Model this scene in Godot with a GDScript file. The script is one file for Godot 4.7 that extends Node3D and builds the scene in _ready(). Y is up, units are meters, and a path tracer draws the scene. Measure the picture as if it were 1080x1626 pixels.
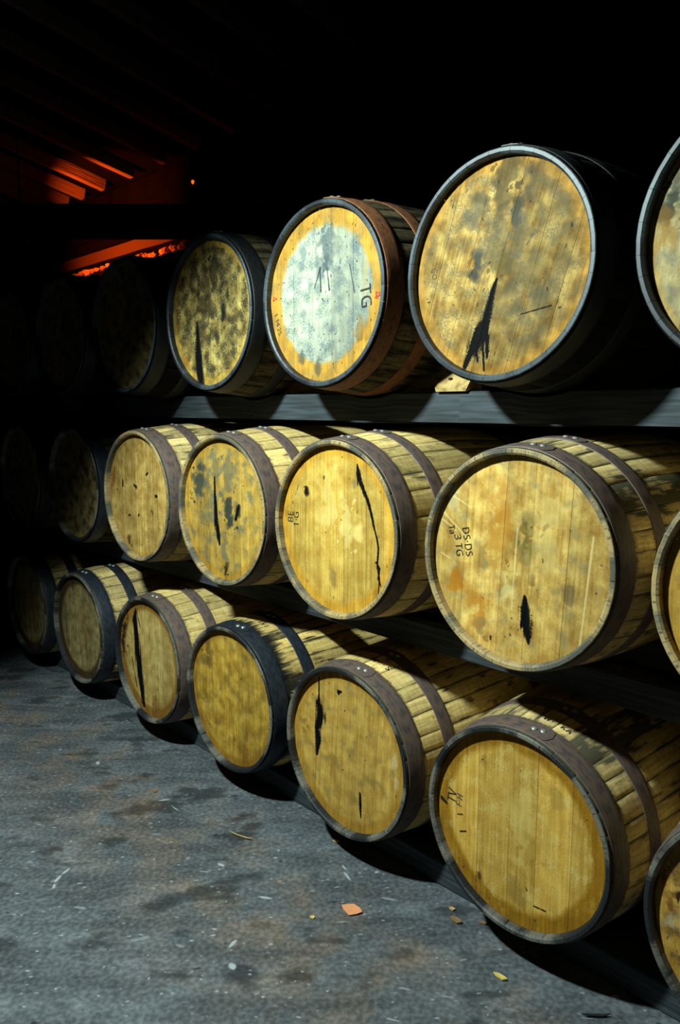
extends Node3D
# A rickhouse aisle at night: three tiers of oak barrels on timber rails, lit by one hanging floodlight.

const BL := 0.86        # barrel length
const RB := 0.306       # bilge radius
const RE := 0.275       # radius at the chime
const CH := 0.017       # stave thickness at the chime
const REC := 0.022      # how far the head sits back
const HR := 0.2585      # head radius
const NS := 30          # staves in a barrel
const HN := 448         # head texture side

var rng := RandomNumberGenerator.new()
var used := {}
var stave_mesh := []
var stave_edge := []
var head_cuts := []
var head_mesh := []
var M := {}                     # materials by name
var grain: PackedByteArray      # streaks that run down the picture
var blotch: PackedByteArray
var fine: PackedByteArray
var font: SystemFont

# ---------------------------------------------------------------- helpers
func numbered(n: String) -> String:
	if not used.has(n):
		used[n] = 0
		return n
	used[n] += 1
	return "%s_%03d" % [n, used[n]]

func thing(called: String, label: String, category: String, at := Vector3.ZERO, group := "") -> Node3D:
	var o := Node3D.new()
	o.name = numbered(called)
	add_child(o, true)
	o.position = at
	o.set_meta("label", label)
	o.set_meta("category", category)
	if group:
		o.set_meta("group", group)
	return o

func part(called: String, mesh: Mesh, m: Material, parent: Node3D, at := Vector3.ZERO) -> MeshInstance3D:
	var o := MeshInstance3D.new()
	o.mesh = mesh
	o.material_override = m
	o.name = called
	o.position = at
	parent.add_child(o, true)
	return o

func solo(called: String, mesh: Mesh, m: Material, label: String, category: String, at := Vector3.ZERO, group := "") -> MeshInstance3D:
	var o := part(numbered(called), mesh, m, self, at)
	o.set_meta("label", label)
	o.set_meta("category", category)
	if group:
		o.set_meta("group", group)
	return o

func struct(called: String, mesh: Mesh, m: Material, label: String, at := Vector3.ZERO) -> MeshInstance3D:
	var o := part(called, mesh, m, self, at)
	o.set_meta("kind", "structure")
	o.set_meta("label", label)
	o.set_meta("category", called.split("_")[0])
	return o

func begin(smooth := -1) -> SurfaceTool:
	var st := SurfaceTool.new()
	st.begin(Mesh.PRIMITIVE_TRIANGLES)
	st.set_smooth_group(smooth)
	return st

func quad(st: SurfaceTool, a: Vector3, b: Vector3, c: Vector3, d: Vector3, ua := Vector2.ZERO, ub := Vector2.ZERO, uc := Vector2.ZERO, ud := Vector2.ZERO):
	# a b c d clockwise as seen from the front
	for k in [[a, ua], [b, ub], [c, uc], [a, ua], [c, uc], [d, ud]]:
		st.set_uv(k[1])
		st.add_vertex(k[0])

func done(st: SurfaceTool) -> ArrayMesh:
	st.generate_normals()
	return st.commit()

# a bevelled box whose long faces carry a UV in metres; jitter makes the timber a little uneven
func timber(size: Vector3, bev := 0.006, jitter := 0.0) -> ArrayMesh:
	var st := begin()
	var h := size / 2.0
	var long_axis := size.max_axis_index()
	var n := 1 if jitter == 0.0 else maxi(2, int(size[long_axis] / 0.3))
	var a1 := (long_axis + 1) % 3
	var a2 := (long_axis + 2) % 3
	var rings := []
	for i in n + 1:
		var t := -h[long_axis] + size[long_axis] * i / n
		var ring := []
		var j1 := rng.randf_range(-jitter, jitter)
		var j2 := rng.randf_range(-jitter, jitter)
		for c in [[-1, -1, 0], [-1, -1, 1], [1, -1, 1], [1, -1, 0], [1, 1, 0], [1, 1, 1], [-1, 1, 1], [-1, 1, 0]]:
			var p := Vector3.ZERO
			p[long_axis] = t
			p[a1] = c[0] * (h[a1] - (bev if c[2] == 1 else 0.0)) + j1
			p[a2] = c[1] * (h[a2] - (bev if c[2] == 0 else 0.0)) + j2
			ring.append(p)
		rings.append(ring)
	for i in n:
		for k in 8:
			var q := (k + 1) % 8
			var l0: float = rings[i][k][long_axis]
			var l1: float = rings[i + 1][k][long_axis]
			quad(st, rings[i][k], rings[i + 1][k], rings[i + 1][q], rings[i][q], Vector2(l0, k * 0.13), Vector2(l1, k * 0.13), Vector2(l1, k * 0.13 + 0.1), Vector2(l0, k * 0.13 + 0.1))
	for k in range(1, 7):
		st.set_uv(Vector2.ZERO); st.add_vertex(rings[0][0])
		st.set_uv(Vector2.ZERO); st.add_vertex(rings[0][k])
		st.set_uv(Vector2.ZERO); st.add_vertex(rings[0][k + 1])
		st.set_uv(Vector2.ZERO); st.add_vertex(rings[n][0])
		st.set_uv(Vector2.ZERO); st.add_vertex(rings[n][k + 1])
		st.set_uv(Vector2.ZERO); st.add_vertex(rings[n][k])
	return done(st)

func lathe(profile: Array, segs := 48, u_span := 1.0) -> ArrayMesh:   # profile: Vector2(radius, z) from front to back, turned about z
	var st := begin(0)
	for i in segs:
		var a := TAU * i / segs
		var b := TAU * (i + 1) / segs
		for k in profile.size() - 1:
			var p: Vector2 = profile[k]
			var q: Vector2 = profile[k + 1]
			var va := float(k) / profile.size()
			var vb := float(k + 1) / profile.size()
			quad(st, Vector3(cos(a) * p.x, sin(a) * p.x, p.y), Vector3(cos(a) * q.x, sin(a) * q.x, q.y), Vector3(cos(b) * q.x, sin(b) * q.x, q.y), Vector3(cos(b) * p.x, sin(b) * p.x, p.y),
				Vector2(u_span * i / segs, va), Vector2(u_span * i / segs, vb), Vector2(u_span * (i + 1) / segs, vb), Vector2(u_span * (i + 1) / segs, va))
	return done(st)

func rad(z: float) -> float:       # stave radius at z (0 front, -BL back)
	var s := (z + BL / 2) / (BL / 2)
	return RB - (RB - RE) * s * s

# ---------------------------------------------------------------- textures
func noise_bytes(w: int, h: int, freq: float, oct: int, sd: int, kind := FastNoiseLite.TYPE_SIMPLEX_SMOOTH) -> Image:
	var n := FastNoiseLite.new()
	n.seed = sd
	n.noise_type = kind
	n.frequency = freq
	n.fractal_octaves = oct
	return n.get_image(w, h, false, false, true)

func tex(im: Image) -> ImageTexture:
	return ImageTexture.create_from_image(im)

func mat(c: Color, rough := 0.8, metal := 0.0, called := "material") -> StandardMaterial3D:
	var m := StandardMaterial3D.new()
	m.albedo_color = c
	m.roughness = rough
	m.metallic = metal
	m.resource_name = called
	return m

# maps a grey noise image onto a ramp of colours
func ramp(im: Image, cols: Array) -> Image:
	var lut := PackedByteArray()
	for i in 256:
		var f := i / 255.0 * (cols.size() - 1)
		var k := mini(int(f), cols.size() - 2)
		var c: Color = (cols[k] as Color).lerp(cols[k + 1], f - k)
		lut.append_array([int(c.r * 255), int(c.g * 255), int(c.b * 255)])
	var src := im.get_data()
	var out := PackedByteArray()
	out.resize(src.size() * 3)
	for i in src.size():
		var j := src[i] * 3
		out[i * 3] = lut[j]
		out[i * 3 + 1] = lut[j + 1]
		out[i * 3 + 2] = lut[j + 2]
	return Image.create_from_data(im.get_width(), im.get_height(), false, Image.FORMAT_RGB8, out)

# a barrel head, drawn in the head's own frame (boards run down the picture)
func head_texture(s: Dictionary) -> ImageTexture:
	rng.seed = int(s.seed) * 77 + 5
	var c0: Color = s.get("dark", Color(0.56, 0.39, 0.17))
	var c1: Color = s.get("light", Color(0.84, 0.68, 0.38))
	var cs: Color = s.get("stain", Color(0.33, 0.33, 0.31))
	var th: float = s.get("stain_from", 0.62)
	var sk: float = s.get("stain_by", 0.5)
	var ring: float = s.get("ring", 0.9)
	var rc: Color = s.get("ring_color", Color(0.6, 0.42, 0.14))
	var rk: float = s.get("ring_by", 0.4)
	var grit: float = s.get("grit", 0.4)
	var mot: float = s.get("mottle", 0.25)
	var cuts: Array = head_cuts[int(s.layout)]
	var tone := PackedFloat32Array()
	var shift := PackedInt32Array()
	tone.resize(HN)
	shift.resize(HN)
	var k := 0
	var tn := rng.randf_range(0.86, 1.06)
	var sh := rng.randi() % 512
	for x in HN:
		var u := (x + 0.5) / HN * 2.0 - 1.0
		if k + 1 < cuts.size() and u > cuts[k + 1]:
			k += 1
			tn = rng.randf_range(0.84, 1.08)
			sh = rng.randi() % 512
		tone[x] = tn
		shift[x] = sh
	var bo := (rng.randi() % 500) * 1024 + rng.randi() % 500
	var fo := rng.randi() % (512 * 60)
	var out := PackedByteArray()
	out.resize(HN * HN * 3)
	for y in HN:
		var v := 1.0 - (y + 0.5) / HN * 2.0
		for x in HN:
			var u := (x + 0.5) / HN * 2.0 - 1.0
			var rr := u * u + v * v
			var i := (y * HN + x) * 3
			var f := fine[(fo + y * 512 + x) % 262144] / 255.0
			var g := grain[((y + shift[x]) % 512) * 512 + (x + shift[x]) % 512] / 255.0
			var b := blotch[bo + y * 1024 + x] / 255.0
			var b2 := blotch[(bo + 200000 + (x * 1024 + y)) % 1048576] / 255.0
			var t := clampf(0.55 + (g - 0.5) * 0.6 + (f - 0.5) * 0.4 + (b2 - 0.5) * mot * 2.6, 0.0, 1.0)
			var w := tone[x]
			var r := (c0.r + (c1.r - c0.r) * t) * w
			var gg := (c0.g + (c1.g - c0.g) * t) * w
			var bb := (c0.b + (c1.b - c0.b) * t) * w
			var d := sqrt(rr) + (b2 - 0.5) * 0.07
			if d > ring:
				var q := minf((d - ring) * 16.0, 1.0) * rk
				r += (rc.r * (0.8 + 0.4 * t) - r) * q
				gg += (rc.g * (0.8 + 0.4 * t) - gg) * q
				bb += (rc.b * (0.8 + 0.4 * t) - bb) * q
			var e := clampf((b + (f - 0.5) * grit + (g - 0.5) * 0.25 - th + 0.04) * 3.0, 0.0, 1.0) * sk
			if d > ring + 0.05:
				e *= 0.4
			r += (cs.r - r) * e
			gg += (cs.g - gg) * e
			bb += (cs.b - bb) * e
			out[i] = clampi(int(r * 255), 0, 255)
			out[i + 1] = clampi(int(gg * 255), 0, 255)
			out[i + 2] = clampi(int(bb * 255), 0, 255)
	var turn: float = -s.get("roll", 0.0)
	var ink: Color = s.get("mark_color", Color(0.02, 0.02, 0.024))
	for b in s.get("blots", []):         # [u, v, radius, strength] in a colour of its own
		var p := Vector2(b[0], b[1]).rotated(turn)
		stroke(out, [[p.x, p.y - b[2] * 0.6, b[2]], [p.x, p.y + b[2] * 0.6, b[2]]], b[4] if b.size() > 4 else cs, b[3], 0.9, 0.9)
	for line in s.get("marks", []):
		var pts := []
		for q in line:
			var p := Vector2(q[0], q[1]).rotated(turn)
			pts.append([p.x, p.y, q[2] * 1.7])
		stroke(out, pts, ink, 0.98, 0.3, 0.6)
	for line in s.get("scratches", []):
		stroke(out, [[line[0], line[1], line[4]], [line[2], line[3], line[4]]], s.get("scratch_color", Color(0.86, 0.78, 0.55)), 0.6, 0.5, 0.2)
	for j in int(s.get("specks", 14)):
		var p := Vector2.from_angle(rng.randf() * TAU) * sqrt(rng.randf()) * 0.93
		var w := rng.randf_range(0.004, 0.013)
		stroke(out, [[p.x, p.y, w], [p.x + rng.randf_range(-0.02, 0.02), p.y + rng.randf_range(-0.03, 0.03), w * 0.6]], Color(0.13, 0.1, 0.07), rng.randf_range(0.4, 0.85), 0.4, 0.4)
	return tex(Image.create_from_data(HN, HN, false, Image.FORMAT_RGB8, out))

# a tapered line with a ragged or soft edge, worked into a head texture
func stroke(out: PackedByteArray, pts: Array, c: Color, alpha: float, soft: float, ragged: float):
	var best := {}
	for k in pts.size() - 1:
		var a := Vector2(pts[k][0], pts[k][1])
		var b := Vector2(pts[k + 1][0], pts[k + 1][1])
		var wa: float = pts[k][2] * 0.5 + 0.002
		var wb: float = pts[k + 1][2] * 0.5 + 0.002
		var m := maxf(wa, wb) * (1.3 + soft)
		var x0 := clampi(int((minf(a.x, b.x) - m + 1) * HN / 2), 0, HN - 1)
		var x1 := clampi(int((maxf(a.x, b.x) + m + 1) * HN / 2) + 1, 0, HN - 1)
		var y0 := clampi(int((1 - maxf(a.y, b.y) - m) * HN / 2), 0, HN - 1)
		var y1 := clampi(int((1 - minf(a.y, b.y) + m) * HN / 2) + 1, 0, HN - 1)
		var ab := b - a
		var l2 := maxf(ab.length_squared(), 1e-9)
		for y in range(y0, y1 + 1):
			for x in range(x0, x1 + 1):
				var p := Vector2((x + 0.5) / HN * 2 - 1, 1 - (y + 0.5) / HN * 2)
				var t := clampf((p - a).dot(ab) / l2, 0, 1)
				var w := wa + (wb - wa) * t
				if soft > 0.7:
					w *= 1.0 + ragged * (blotch[y * 1024 + x] / 255.0 - 0.5) * 3.5
				else:
					w *= 1.0 + ragged * ((fine[(y * 512 + x * 3) % 262144] / 255.0 - 0.5) * 1.4 + (grain[(y % 512) * 512 + x] / 255.0 - 0.5) * 1.6)
				var q := clampf((w - (p - a - ab * t).length()) / (w * soft + 0.003) + 0.5, 0, 1)
				if q > best.get(y * HN + x, 0.0):
					best[y * HN + x] = q
	for i in best:
		var q: float = best[i] * alpha
		out[i * 3] = int(lerpf(out[i * 3], c.r * 255, q))
		out[i * 3 + 1] = int(lerpf(out[i * 3 + 1], c.g * 255, q))
		out[i * 3 + 2] = int(lerpf(out[i * 3 + 2], c.b * 255, q))

# the outside of all the staves of a barrel: across = round the barrel, down = from the chime to the bilge
func stave_sheet(sd: int, c0: Color, c1: Color, stain: Color, th: float, joint: float, fringe: float, streak: float) -> ImageTexture:
	var W := 1536
	var H := 384
	rng.seed = sd
	var g1 := noise_bytes(W, 24, 0.11, 3, sd + 1)
	g1.resize(W, H, Image.INTERPOLATE_CUBIC)
	var g := g1.get_data()
	var s1 := noise_bytes(W / 4, H, 0.07, 3, sd + 2)
	s1.resize(W, H, Image.INTERPOLATE_BILINEAR)
	var saw := s1.get_data()
	var b1 := noise_bytes(W, H / 3, 0.02, 5, sd + 3)
	b1.resize(W, H, Image.INTERPOLATE_CUBIC)
	var bl := b1.get_data()
	var tone := PackedFloat32Array()
	var edge := PackedFloat32Array()
	var seamshift := PackedInt32Array()
	tone.resize(W); edge.resize(W); seamshift.resize(W)
	var k := 0
	var tn := 1.0
	var sh := 0
	var dirty := 0.5
	var dirt := PackedFloat32Array()
	dirt.resize(W)
	for x in W:
		var a := (x + 0.5) / W * TAU
		if k < NS and a > stave_edge[k]:
			k += 1
			tn = rng.randf_range(0.8, 1.12)
			sh = rng.randi() % W
			dirty = rng.randf_range(-0.08, 0.08)
		var lo: float = stave_edge[k - 1] if k > 0 else 0.0
		var hi: float = stave_edge[k] if k < NS else TAU
		edge[x] = minf(a - lo, hi - a) * 0.29
		tone[x] = tn
		seamshift[x] = sh
		dirt[x] = dirty
	var out := PackedByteArray()
	out.resize(W * H * 3)
	for y in H:
		var z := y * 0.43 / H
		for x in W:
			var xs := (x + seamshift[x]) % W
			var i := y * W + xs
			var t := clampf(g[i] / 255.0 * 0.75 + saw[i] / 255.0 * streak, 0.0, 1.0)
			var r := (c0.r + (c1.r - c0.r) * t) * tone[x]
			var gg := (c0.g + (c1.g - c0.g) * t) * tone[x]
			var bb := (c0.b + (c1.b - c0.b) * t) * tone[x]
			var n := bl[i] / 255.0
			var e := clampf((n + dirt[x] + (g[i] / 255.0 - 0.5) * 0.5 - th) * 4.0, 0.0, 1.0) * 0.85
			e = maxf(e, clampf(1.3 - edge[x] / (0.002 + 0.012 * n * joint), 0.0, 1.0) * 0.75 * clampf(n * 2.2 - 0.5, 0.0, 1.0))
			var f := clampf(1.5 - (z - 0.062) / (0.006 + fringe * (0.2 + n * n * 1.2 + (g[i] / 255.0 - 0.5) * 0.9)), 0.0, 1.0)
			e = maxf(e, f * 0.92)
			r += (stain.r - r) * e
			gg += (stain.g - gg) * e
			bb += (stain.b - bb) * e
			var j := (y * W + x) * 3
			out[j] = clampi(int(r * 255), 0, 255)
			out[j + 1] = clampi(int(gg * 255), 0, 255)
			out[j + 2] = clampi(int(bb * 255), 0, 255)
	return tex(Image.create_from_data(W, H, false, Image.FORMAT_RGB8, out))

# the rim: across = round the barrel, with tone changes from stave to stave
func rim_texture(sd: int, a: Color, b: Color, c: Color, share: float) -> ImageTexture:
	var im := Image.create(1024, 16, false, Image.FORMAT_RGB8)
	rng.seed = sd
	var n := noise_bytes(1024, 16, 0.007, 3, sd)
	var n2 := noise_bytes(1024, 16, 0.15, 2, sd + 9)
	var k := 0
	var tn := 1.0
	for x in 1024:
		if k < NS and (x + 0.5) / 1024 * TAU > stave_edge[k]:
			k += 1
			tn = rng.randf_range(0.88, 1.1)
		for y in 16:
			var t := n.get_pixel(x, y).r
			var f := n2.get_pixel(x, y).r
			var col := a.lerp(b, clampf((t - share) * 4.0 + 0.5 + (f - 0.5), 0, 1)) * tn
			col = col.lerp(c, clampf((f - 0.72) * 4.0, 0, 0.8))
			im.set_pixel(x, y, col)
	return tex(im)

func floor_texture() -> ImageTexture:
	var W := 2048
	var H := 1024
	rng.seed = 4
	var f := noise_bytes(W, H, 0.13, 5, 31).get_data()
	var m := noise_bytes(W, H, 0.012, 5, 32).get_data()
	var sn := FastNoiseLite.new()
	sn.seed = 33
	sn.frequency = 1.0
	sn.fractal_octaves = 4
	var sc := Image.create(W / 2, H / 2, false, Image.FORMAT_L8)
	for y in H / 2:
		for x in W / 2:
			var q := Vector2(x * 2 / 400.0, y * 2 / 400.0).rotated(0.82)
			var w := clampf(0.5 + 0.75 * sn.get_noise_2d(q.x * 1.6, q.y * 8.0), 0, 1)
			sc.set_pixel(x, y, Color(w, w, w))
	sc.resize(W, H, Image.INTERPOLATE_CUBIC)
	var s := sc.get_data()
	var out := PackedByteArray()
	out.resize(W * H * 3)
	for y in H:
		var z := -0.9 + 2.6 * y / H
		for x in W:
			var i := y * W + x
			var a := f[i] / 255.0
			var b := m[i] / 255.0
			var t := 0.335 + (a - 0.5) * 0.2 + (b - 0.5) * 0.1 + (s[i] / 255.0 - 0.5) * 0.16
			# brown trampled band along the middle of the aisle, and dark greasy drifts
			var wx := -5.2 + 5.2 * x / W
			var band := clampf(1.0 - absf(z - 0.42 + (b - 0.5) * 0.5) / 0.42, 0, 1) * clampf((b - 0.3) * 2.4, 0, 1) * (0.5 + 0.5 * s[i] / 255.0)
			var dark := clampf((m[(i + 700 * W + 300) % (W * H)] / 255.0 + (s[i] / 255.0 - 0.5) * 1.1 - 0.68) * 3.0, 0, 1) * 0.45
			var r := t * (1.0 + 0.13 * band) * (1.0 - dark)
			var g := t * (1.03 - 0.09 * band) * (1.0 - dark)
			var bl := t * (1.08 - 0.28 * band) * (1.0 - dark)
			out[i * 3] = clampi(int(r * 255), 0, 255)
			out[i * 3 + 1] = clampi(int(g * 255), 0, 255)
			out[i * 3 + 2] = clampi(int(bl * 255), 0, 255)
	var im := Image.create_from_data(W, H, false, Image.FORMAT_RGB8, out)
	# pale flecks of paint and lime, mostly in the open aisle
	for k in 5000:
		var px := rng.randf() * W
		var pz := rng.randf()
		pz = pow(pz, 0.75)
		var py := pz * H
		var l := rng.randf_range(0.7, 2.6) if k > 260 else rng.randf_range(2.0, 9.0)
		var ang := rng.randf_range(-1.2, -0.45)
		var w := rng.randf_range(0.7, 1.3) if k > 160 else rng.randf_range(1.2, 3.0)
		var v := rng.randf_range(0.4, 0.72)
		fleck(im, Vector2(px, py), ang, l, w, Color(v, v * 1.02, v * 1.03), rng.randf_range(0.35, 0.95))
	for k in 500:
		fleck(im, Vector2(rng.randf() * W, rng.randf() * H), rng.randf_range(-1.2, -0.45), rng.randf_range(0.5, 4), rng.randf_range(0.6, 1.6), Color(0.08, 0.08, 0.08), rng.randf_range(0.3, 0.7))
	# the marks that stand out: a chalky hook, two scuffs of white paint and a few blobs
	for q in [[-2.256, 0.66, 1.15, 8, 2.0], [-2.235, 0.695, 0.9, 8, 2.4], [-2.205, 0.72, 0.55, 6, 2.0], [-1.67, 0.0, 0.3, 6, 1.6], [-1.63, 0.025, 0.3, 9, 2.2], [-1.72, 0.28, -0.6, 9, 2.6],
			[-1.62, 0.47, 1.2, 9, 2.4], [-2.9, 0.24, 0.4, 7, 4.0], [-1.95, 0.28, -0.3, 6, 3.0], [-2.36, 0.2, 0.0, 12, 1.2], [-2.4, 0.9, 0.2, 5, 4], [-2.1, 1.0, 0.2, 5, 4], [-1.55, 0.52, 0.1, 6, 4]]:
		fleck(im, Vector2((q[0] + 5.2) / 5.2 * W, (q[1] + 0.9) / 2.6 * H), q[2], q[3] * 0.85, q[4] * 0.8, Color(0.66, 0.68, 0.68), 0.85)
	return tex(im)

func fleck(im: Image, p: Vector2, ang: float, l: float, w: float, c: Color, alpha: float):
	var dir := Vector2.from_angle(ang)
	var m := int(l + w) + 1
	for y in range(int(p.y) - m, int(p.y) + m + 1):
		for x in range(int(p.x) - m, int(p.x) + m + 1):
			if x < 0 or y < 0 or x >= im.get_width() or y >= im.get_height():
				continue
			var d := Vector2(x, y) - p
			var e := Vector2(d.dot(dir) / l, d.cross(dir) / w).length()
			var q := clampf((1.25 - e) * 2.5 + (fine[(y * 512 + x) % 262144] / 255.0 - 0.5) * 1.2, 0, 1) * alpha
			if q > 0.02:
				im.set_pixel(x, y, im.get_pixel(x, y).lerp(c, q))

# ---------------------------------------------------------------- barrel parts
func make_staves():
	rng.seed = 11
	var w := []
	var total := 0.0
	for i in NS:
		w.append(rng.randf_range(0.7, 1.35))
		total += w[i]
	var a := 0.0
	for i in NS:
		var b: float = a + w[i] / total * TAU
		stave_edge.append(b)
		stave_mesh.append(stave(a, b))
		a = b

func stave(a: float, b: float) -> ArrayMesh:
	var zs := [-0.003, -0.012, -0.06, -0.12, -0.19, -0.27, -0.35, -0.43, -0.51, -0.59, -0.67, -0.74, -0.80, -0.848, -0.857]
	var gap := 0.0018
	var st := begin(0)
	var p := func(t: float, r: float, z: float) -> Vector3: return Vector3(cos(t) * r, sin(t) * r, z)
	var uv := func(t: float, z: float) -> Vector2: return Vector2(t / TAU, minf(-z, BL + z) / 0.43)
	for i in zs.size() - 1:
		var z0: float = zs[i]
		var z1: float = zs[i + 1]
		var r0 := rad(z0)
		var r1 := rad(z1)
		var ts := []
		var ds := []
		for k in 6:
			ts.append(lerpf(a + gap, b - gap, [0.0, 0.05, 0.35, 0.65, 0.95, 1.0][k]))
			ds.append(0.0016 if k == 0 or k == 5 else 0.0)
		st.set_smooth_group(0)
		for k in 5:
			quad(st, p.call(ts[k], r0 - ds[k], z0), p.call(ts[k], r1 - ds[k], z1), p.call(ts[k + 1], r1 - ds[k + 1], z1), p.call(ts[k + 1], r0 - ds[k + 1], z0), uv.call(ts[k], z0), uv.call(ts[k], z1), uv.call(ts[k + 1], z1), uv.call(ts[k + 1], z0))
		st.set_smooth_group(-1)
		quad(st, p.call(ts[0], r0 - CH, z0), p.call(ts[0], r1 - CH, z1), p.call(ts[0], r1 - 0.0016, z1), p.call(ts[0], r0 - 0.0016, z0), uv.call(a, z0), uv.call(a, z1), uv.call(a, z1), uv.call(a, z0))
		quad(st, p.call(ts[5], r0 - 0.0016, z0), p.call(ts[5], r1 - 0.0016, z1), p.call(ts[5], r1 - CH, z1), p.call(ts[5], r0 - CH, z0), uv.call(b, z0), uv.call(b, z1), uv.call(b, z1), uv.call(b, z0))
	var m := done(st)
	# the chime: rounded outer corner, end grain, bevel, inner wall down to the head
	var c := begin()
	var prof := [[RE - 0.0002, -0.003], [RE - 0.0012, -0.001], [RE - 0.003, 0.0], [RE - 0.011, 0.0], [RE - CH + 0.001, -0.004], [RE - CH - 0.0005, -0.03]]
	var ga := 0.0014
	for end in [0, 1]:
		for k in prof.size() - 1:
			for j in 2:
				var t0 := lerpf(a + ga, b - ga, j * 0.5)
				var t1 := lerpf(a + ga, b - ga, j * 0.5 + 0.5)
				var z0: float = prof[k][1]
				var z1: float = prof[k + 1][1]
				var u0 := Vector2(t0 / TAU, k / 5.0)
				var u1 := Vector2(t1 / TAU, k / 5.0)
				if end == 0:
					quad(c, p.call(t1, prof[k][0], z0), p.call(t1, prof[k + 1][0], z1), p.call(t0, prof[k + 1][0], z1), p.call(t0, prof[k][0], z0), u1, u1, u0, u0)
				else:
					quad(c, p.call(t0, prof[k][0], -BL - z0), p.call(t0, prof[k + 1][0], -BL - z1), p.call(t1, prof[k + 1][0], -BL - z1), p.call(t1, prof[k][0], -BL - z0), u0, u0, u1, u1)
	c.generate_normals()
	return c.commit(m)

func make_heads():
	head_cuts = [[-1.0, -0.68, -0.33, 0.02, 0.4, 0.74, 1.0], [-1.0, -0.55, -0.27, 0.13, 0.5, 0.78, 1.0], [-1.0, -0.74, -0.46, -0.08, 0.24, 0.62, 1.0], [-1.0, -0.6, -0.15, 0.16, 0.55, 1.0]]
	rng.seed = 21
	for cuts in head_cuts:
		var boards := []
		for i in cuts.size() - 1:
			boards.append(head_board(cuts[i], cuts[i + 1], rng.randf_range(-0.0003, 0.0002)))
		head_mesh.append(boards)

func head_board(u0: float, u1: float, dz: float) -> ArrayMesh:
	var st := begin()
	var outline := func(x0: float, x1: float, r: float) -> Array:
		var pts := []
		for k in 11:
			var x := lerpf(x0, x1, k / 10.0)
			pts.append(Vector2(x, sqrt(maxf(r * r - x * x, 0.0))))
		for k in 11:
			var x := lerpf(x1, x0, k / 10.0)
			pts.append(Vector2(x, -sqrt(maxf(r * r - x * x, 0.0))))
		return pts
	var g := 0.00015
	var o: Array = outline.call(maxf(u0 * HR + g, -HR + 1e-4), minf(u1 * HR - g, HR - 1e-4), HR)
	var inner: Array = outline.call(maxf(u0 * HR + g + 0.0005, -HR + 0.002), minf(u1 * HR - g - 0.0005, HR - 0.002), HR - 0.0016)
	var n := o.size()
	var mid := Vector2.ZERO
	for q in inner:
		mid += q / n
	var uv := func(q: Vector2) -> Vector2: return Vector2(q.x / HR * 0.5 + 0.5, 0.5 - q.y / HR * 0.5)
	var v3 := func(q: Vector2, z: float) -> Vector3: return Vector3(q.x, q.y, z)
	for k in n:
		var a: Vector2 = inner[k]
		var b: Vector2 = inner[(k + 1) % n]
		var c: Vector2 = o[k]
		var d: Vector2 = o[(k + 1) % n]
		for q in [mid, a, b]:
			st.set_uv(uv.call(q)); st.add_vertex(v3.call(q, dz))
		quad(st, v3.call(a, dz), v3.call(c, dz - 0.0005), v3.call(d, dz - 0.0005), v3.call(b, dz), uv.call(a), uv.call(c), uv.call(d), uv.call(b))
		quad(st, v3.call(c, dz - 0.0005), v3.call(c, dz - 0.022), v3.call(d, dz - 0.022), v3.call(d, dz - 0.0005), uv.call(c), uv.call(c), uv.call(d), uv.call(d))
	return done(st)

func hoop(z0: float, z1: float) -> ArrayMesh:
	var e := 0.0022
	var pr := [Vector2(rad(z0) - 0.0012, z0), Vector2(rad(z0) + e - 0.0005, z0), Vector2(rad(z0) + e, z0 - 0.0012)]
	for k in range(1, 4):
		var z := lerpf(z0, z1, k / 4.0)
		pr.append(Vector2(rad(z) + e, z))
	pr.append_array([Vector2(rad(z1) + e, z1 + 0.0012), Vector2(rad(z1) + e - 0.0005, z1), Vector2(rad(z1) - 0.0012, z1)])
	return lathe(pr, 96, 6.0)

func hoop_lap(z0: float, z1: float) -> ArrayMesh:      # the riveted overlap with its rounded tail, around angle 0
	var st := begin(0)
	var n := 12
	var mz := (z0 + z1) / 2
	var hz := absf(z0 - z1) / 2 - 0.001
	var top := func(k: int, s: float, lift: float) -> Vector3:
		var t := -0.06 + 0.22 * k / n
		var wide := hz
		if k < 4:
			wide = hz * sqrt(maxf(1.0 - pow((4 - k) / 4.0, 2.0), 0.0)) if k > 0 else hz * 0.02
		var z := mz + s * wide
		var r := rad(z) + 0.002 + lift
		return Vector3(cos(t) * r, sin(t) * r, z)
	for k in n:
		quad(st, top.call(k, 1.0, 0.0022), top.call(k, -1.0, 0.0022), top.call(k + 1, -1.0, 0.0022), top.call(k + 1, 1.0, 0.0022), Vector2(k * 0.05, 0), Vector2(k * 0.05, 1), Vector2(k * 0.05 + 0.05, 1), Vector2(k * 0.05 + 0.05, 0))
	st.set_smooth_group(-1)
	for k in n:
		quad(st, top.call(k, 1.0, 0.0), top.call(k, 1.0, 0.0022), top.call(k + 1, 1.0, 0.0022), top.call(k + 1, 1.0, 0.0))
		quad(st, top.call(k, -1.0, 0.0022), top.call(k, -1.0, 0.0), top.call(k + 1, -1.0, 0.0), top.call(k + 1, -1.0, 0.0022))
	return done(st)

func dome(r: float, h: float) -> ArrayMesh:     # a rivet head, its dome along +x
	var st := begin(0)
	var prof := [Vector2(0.0, h), Vector2(r * 0.5, h * 0.88), Vector2(r * 0.85, h * 0.5), Vector2(r, 0.0)]
	for i in 12:
		var a := TAU * i / 12
		var b := TAU * (i + 1) / 12
		for k in 3:
			var p: Vector2 = prof[k]
			var q: Vector2 = prof[k + 1]
			var A := Vector3(p.y, cos(a) * p.x, sin(a) * p.x)
			var B := Vector3(q.y, cos(a) * q.x, sin(a) * q.x)
			var C := Vector3(q.y, cos(b) * q.x, sin(b) * q.x)
			var D := Vector3(p.y, cos(b) * p.x, sin(b) * p.x)
			quad(st, A, B, C, D)
	return done(st)

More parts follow.
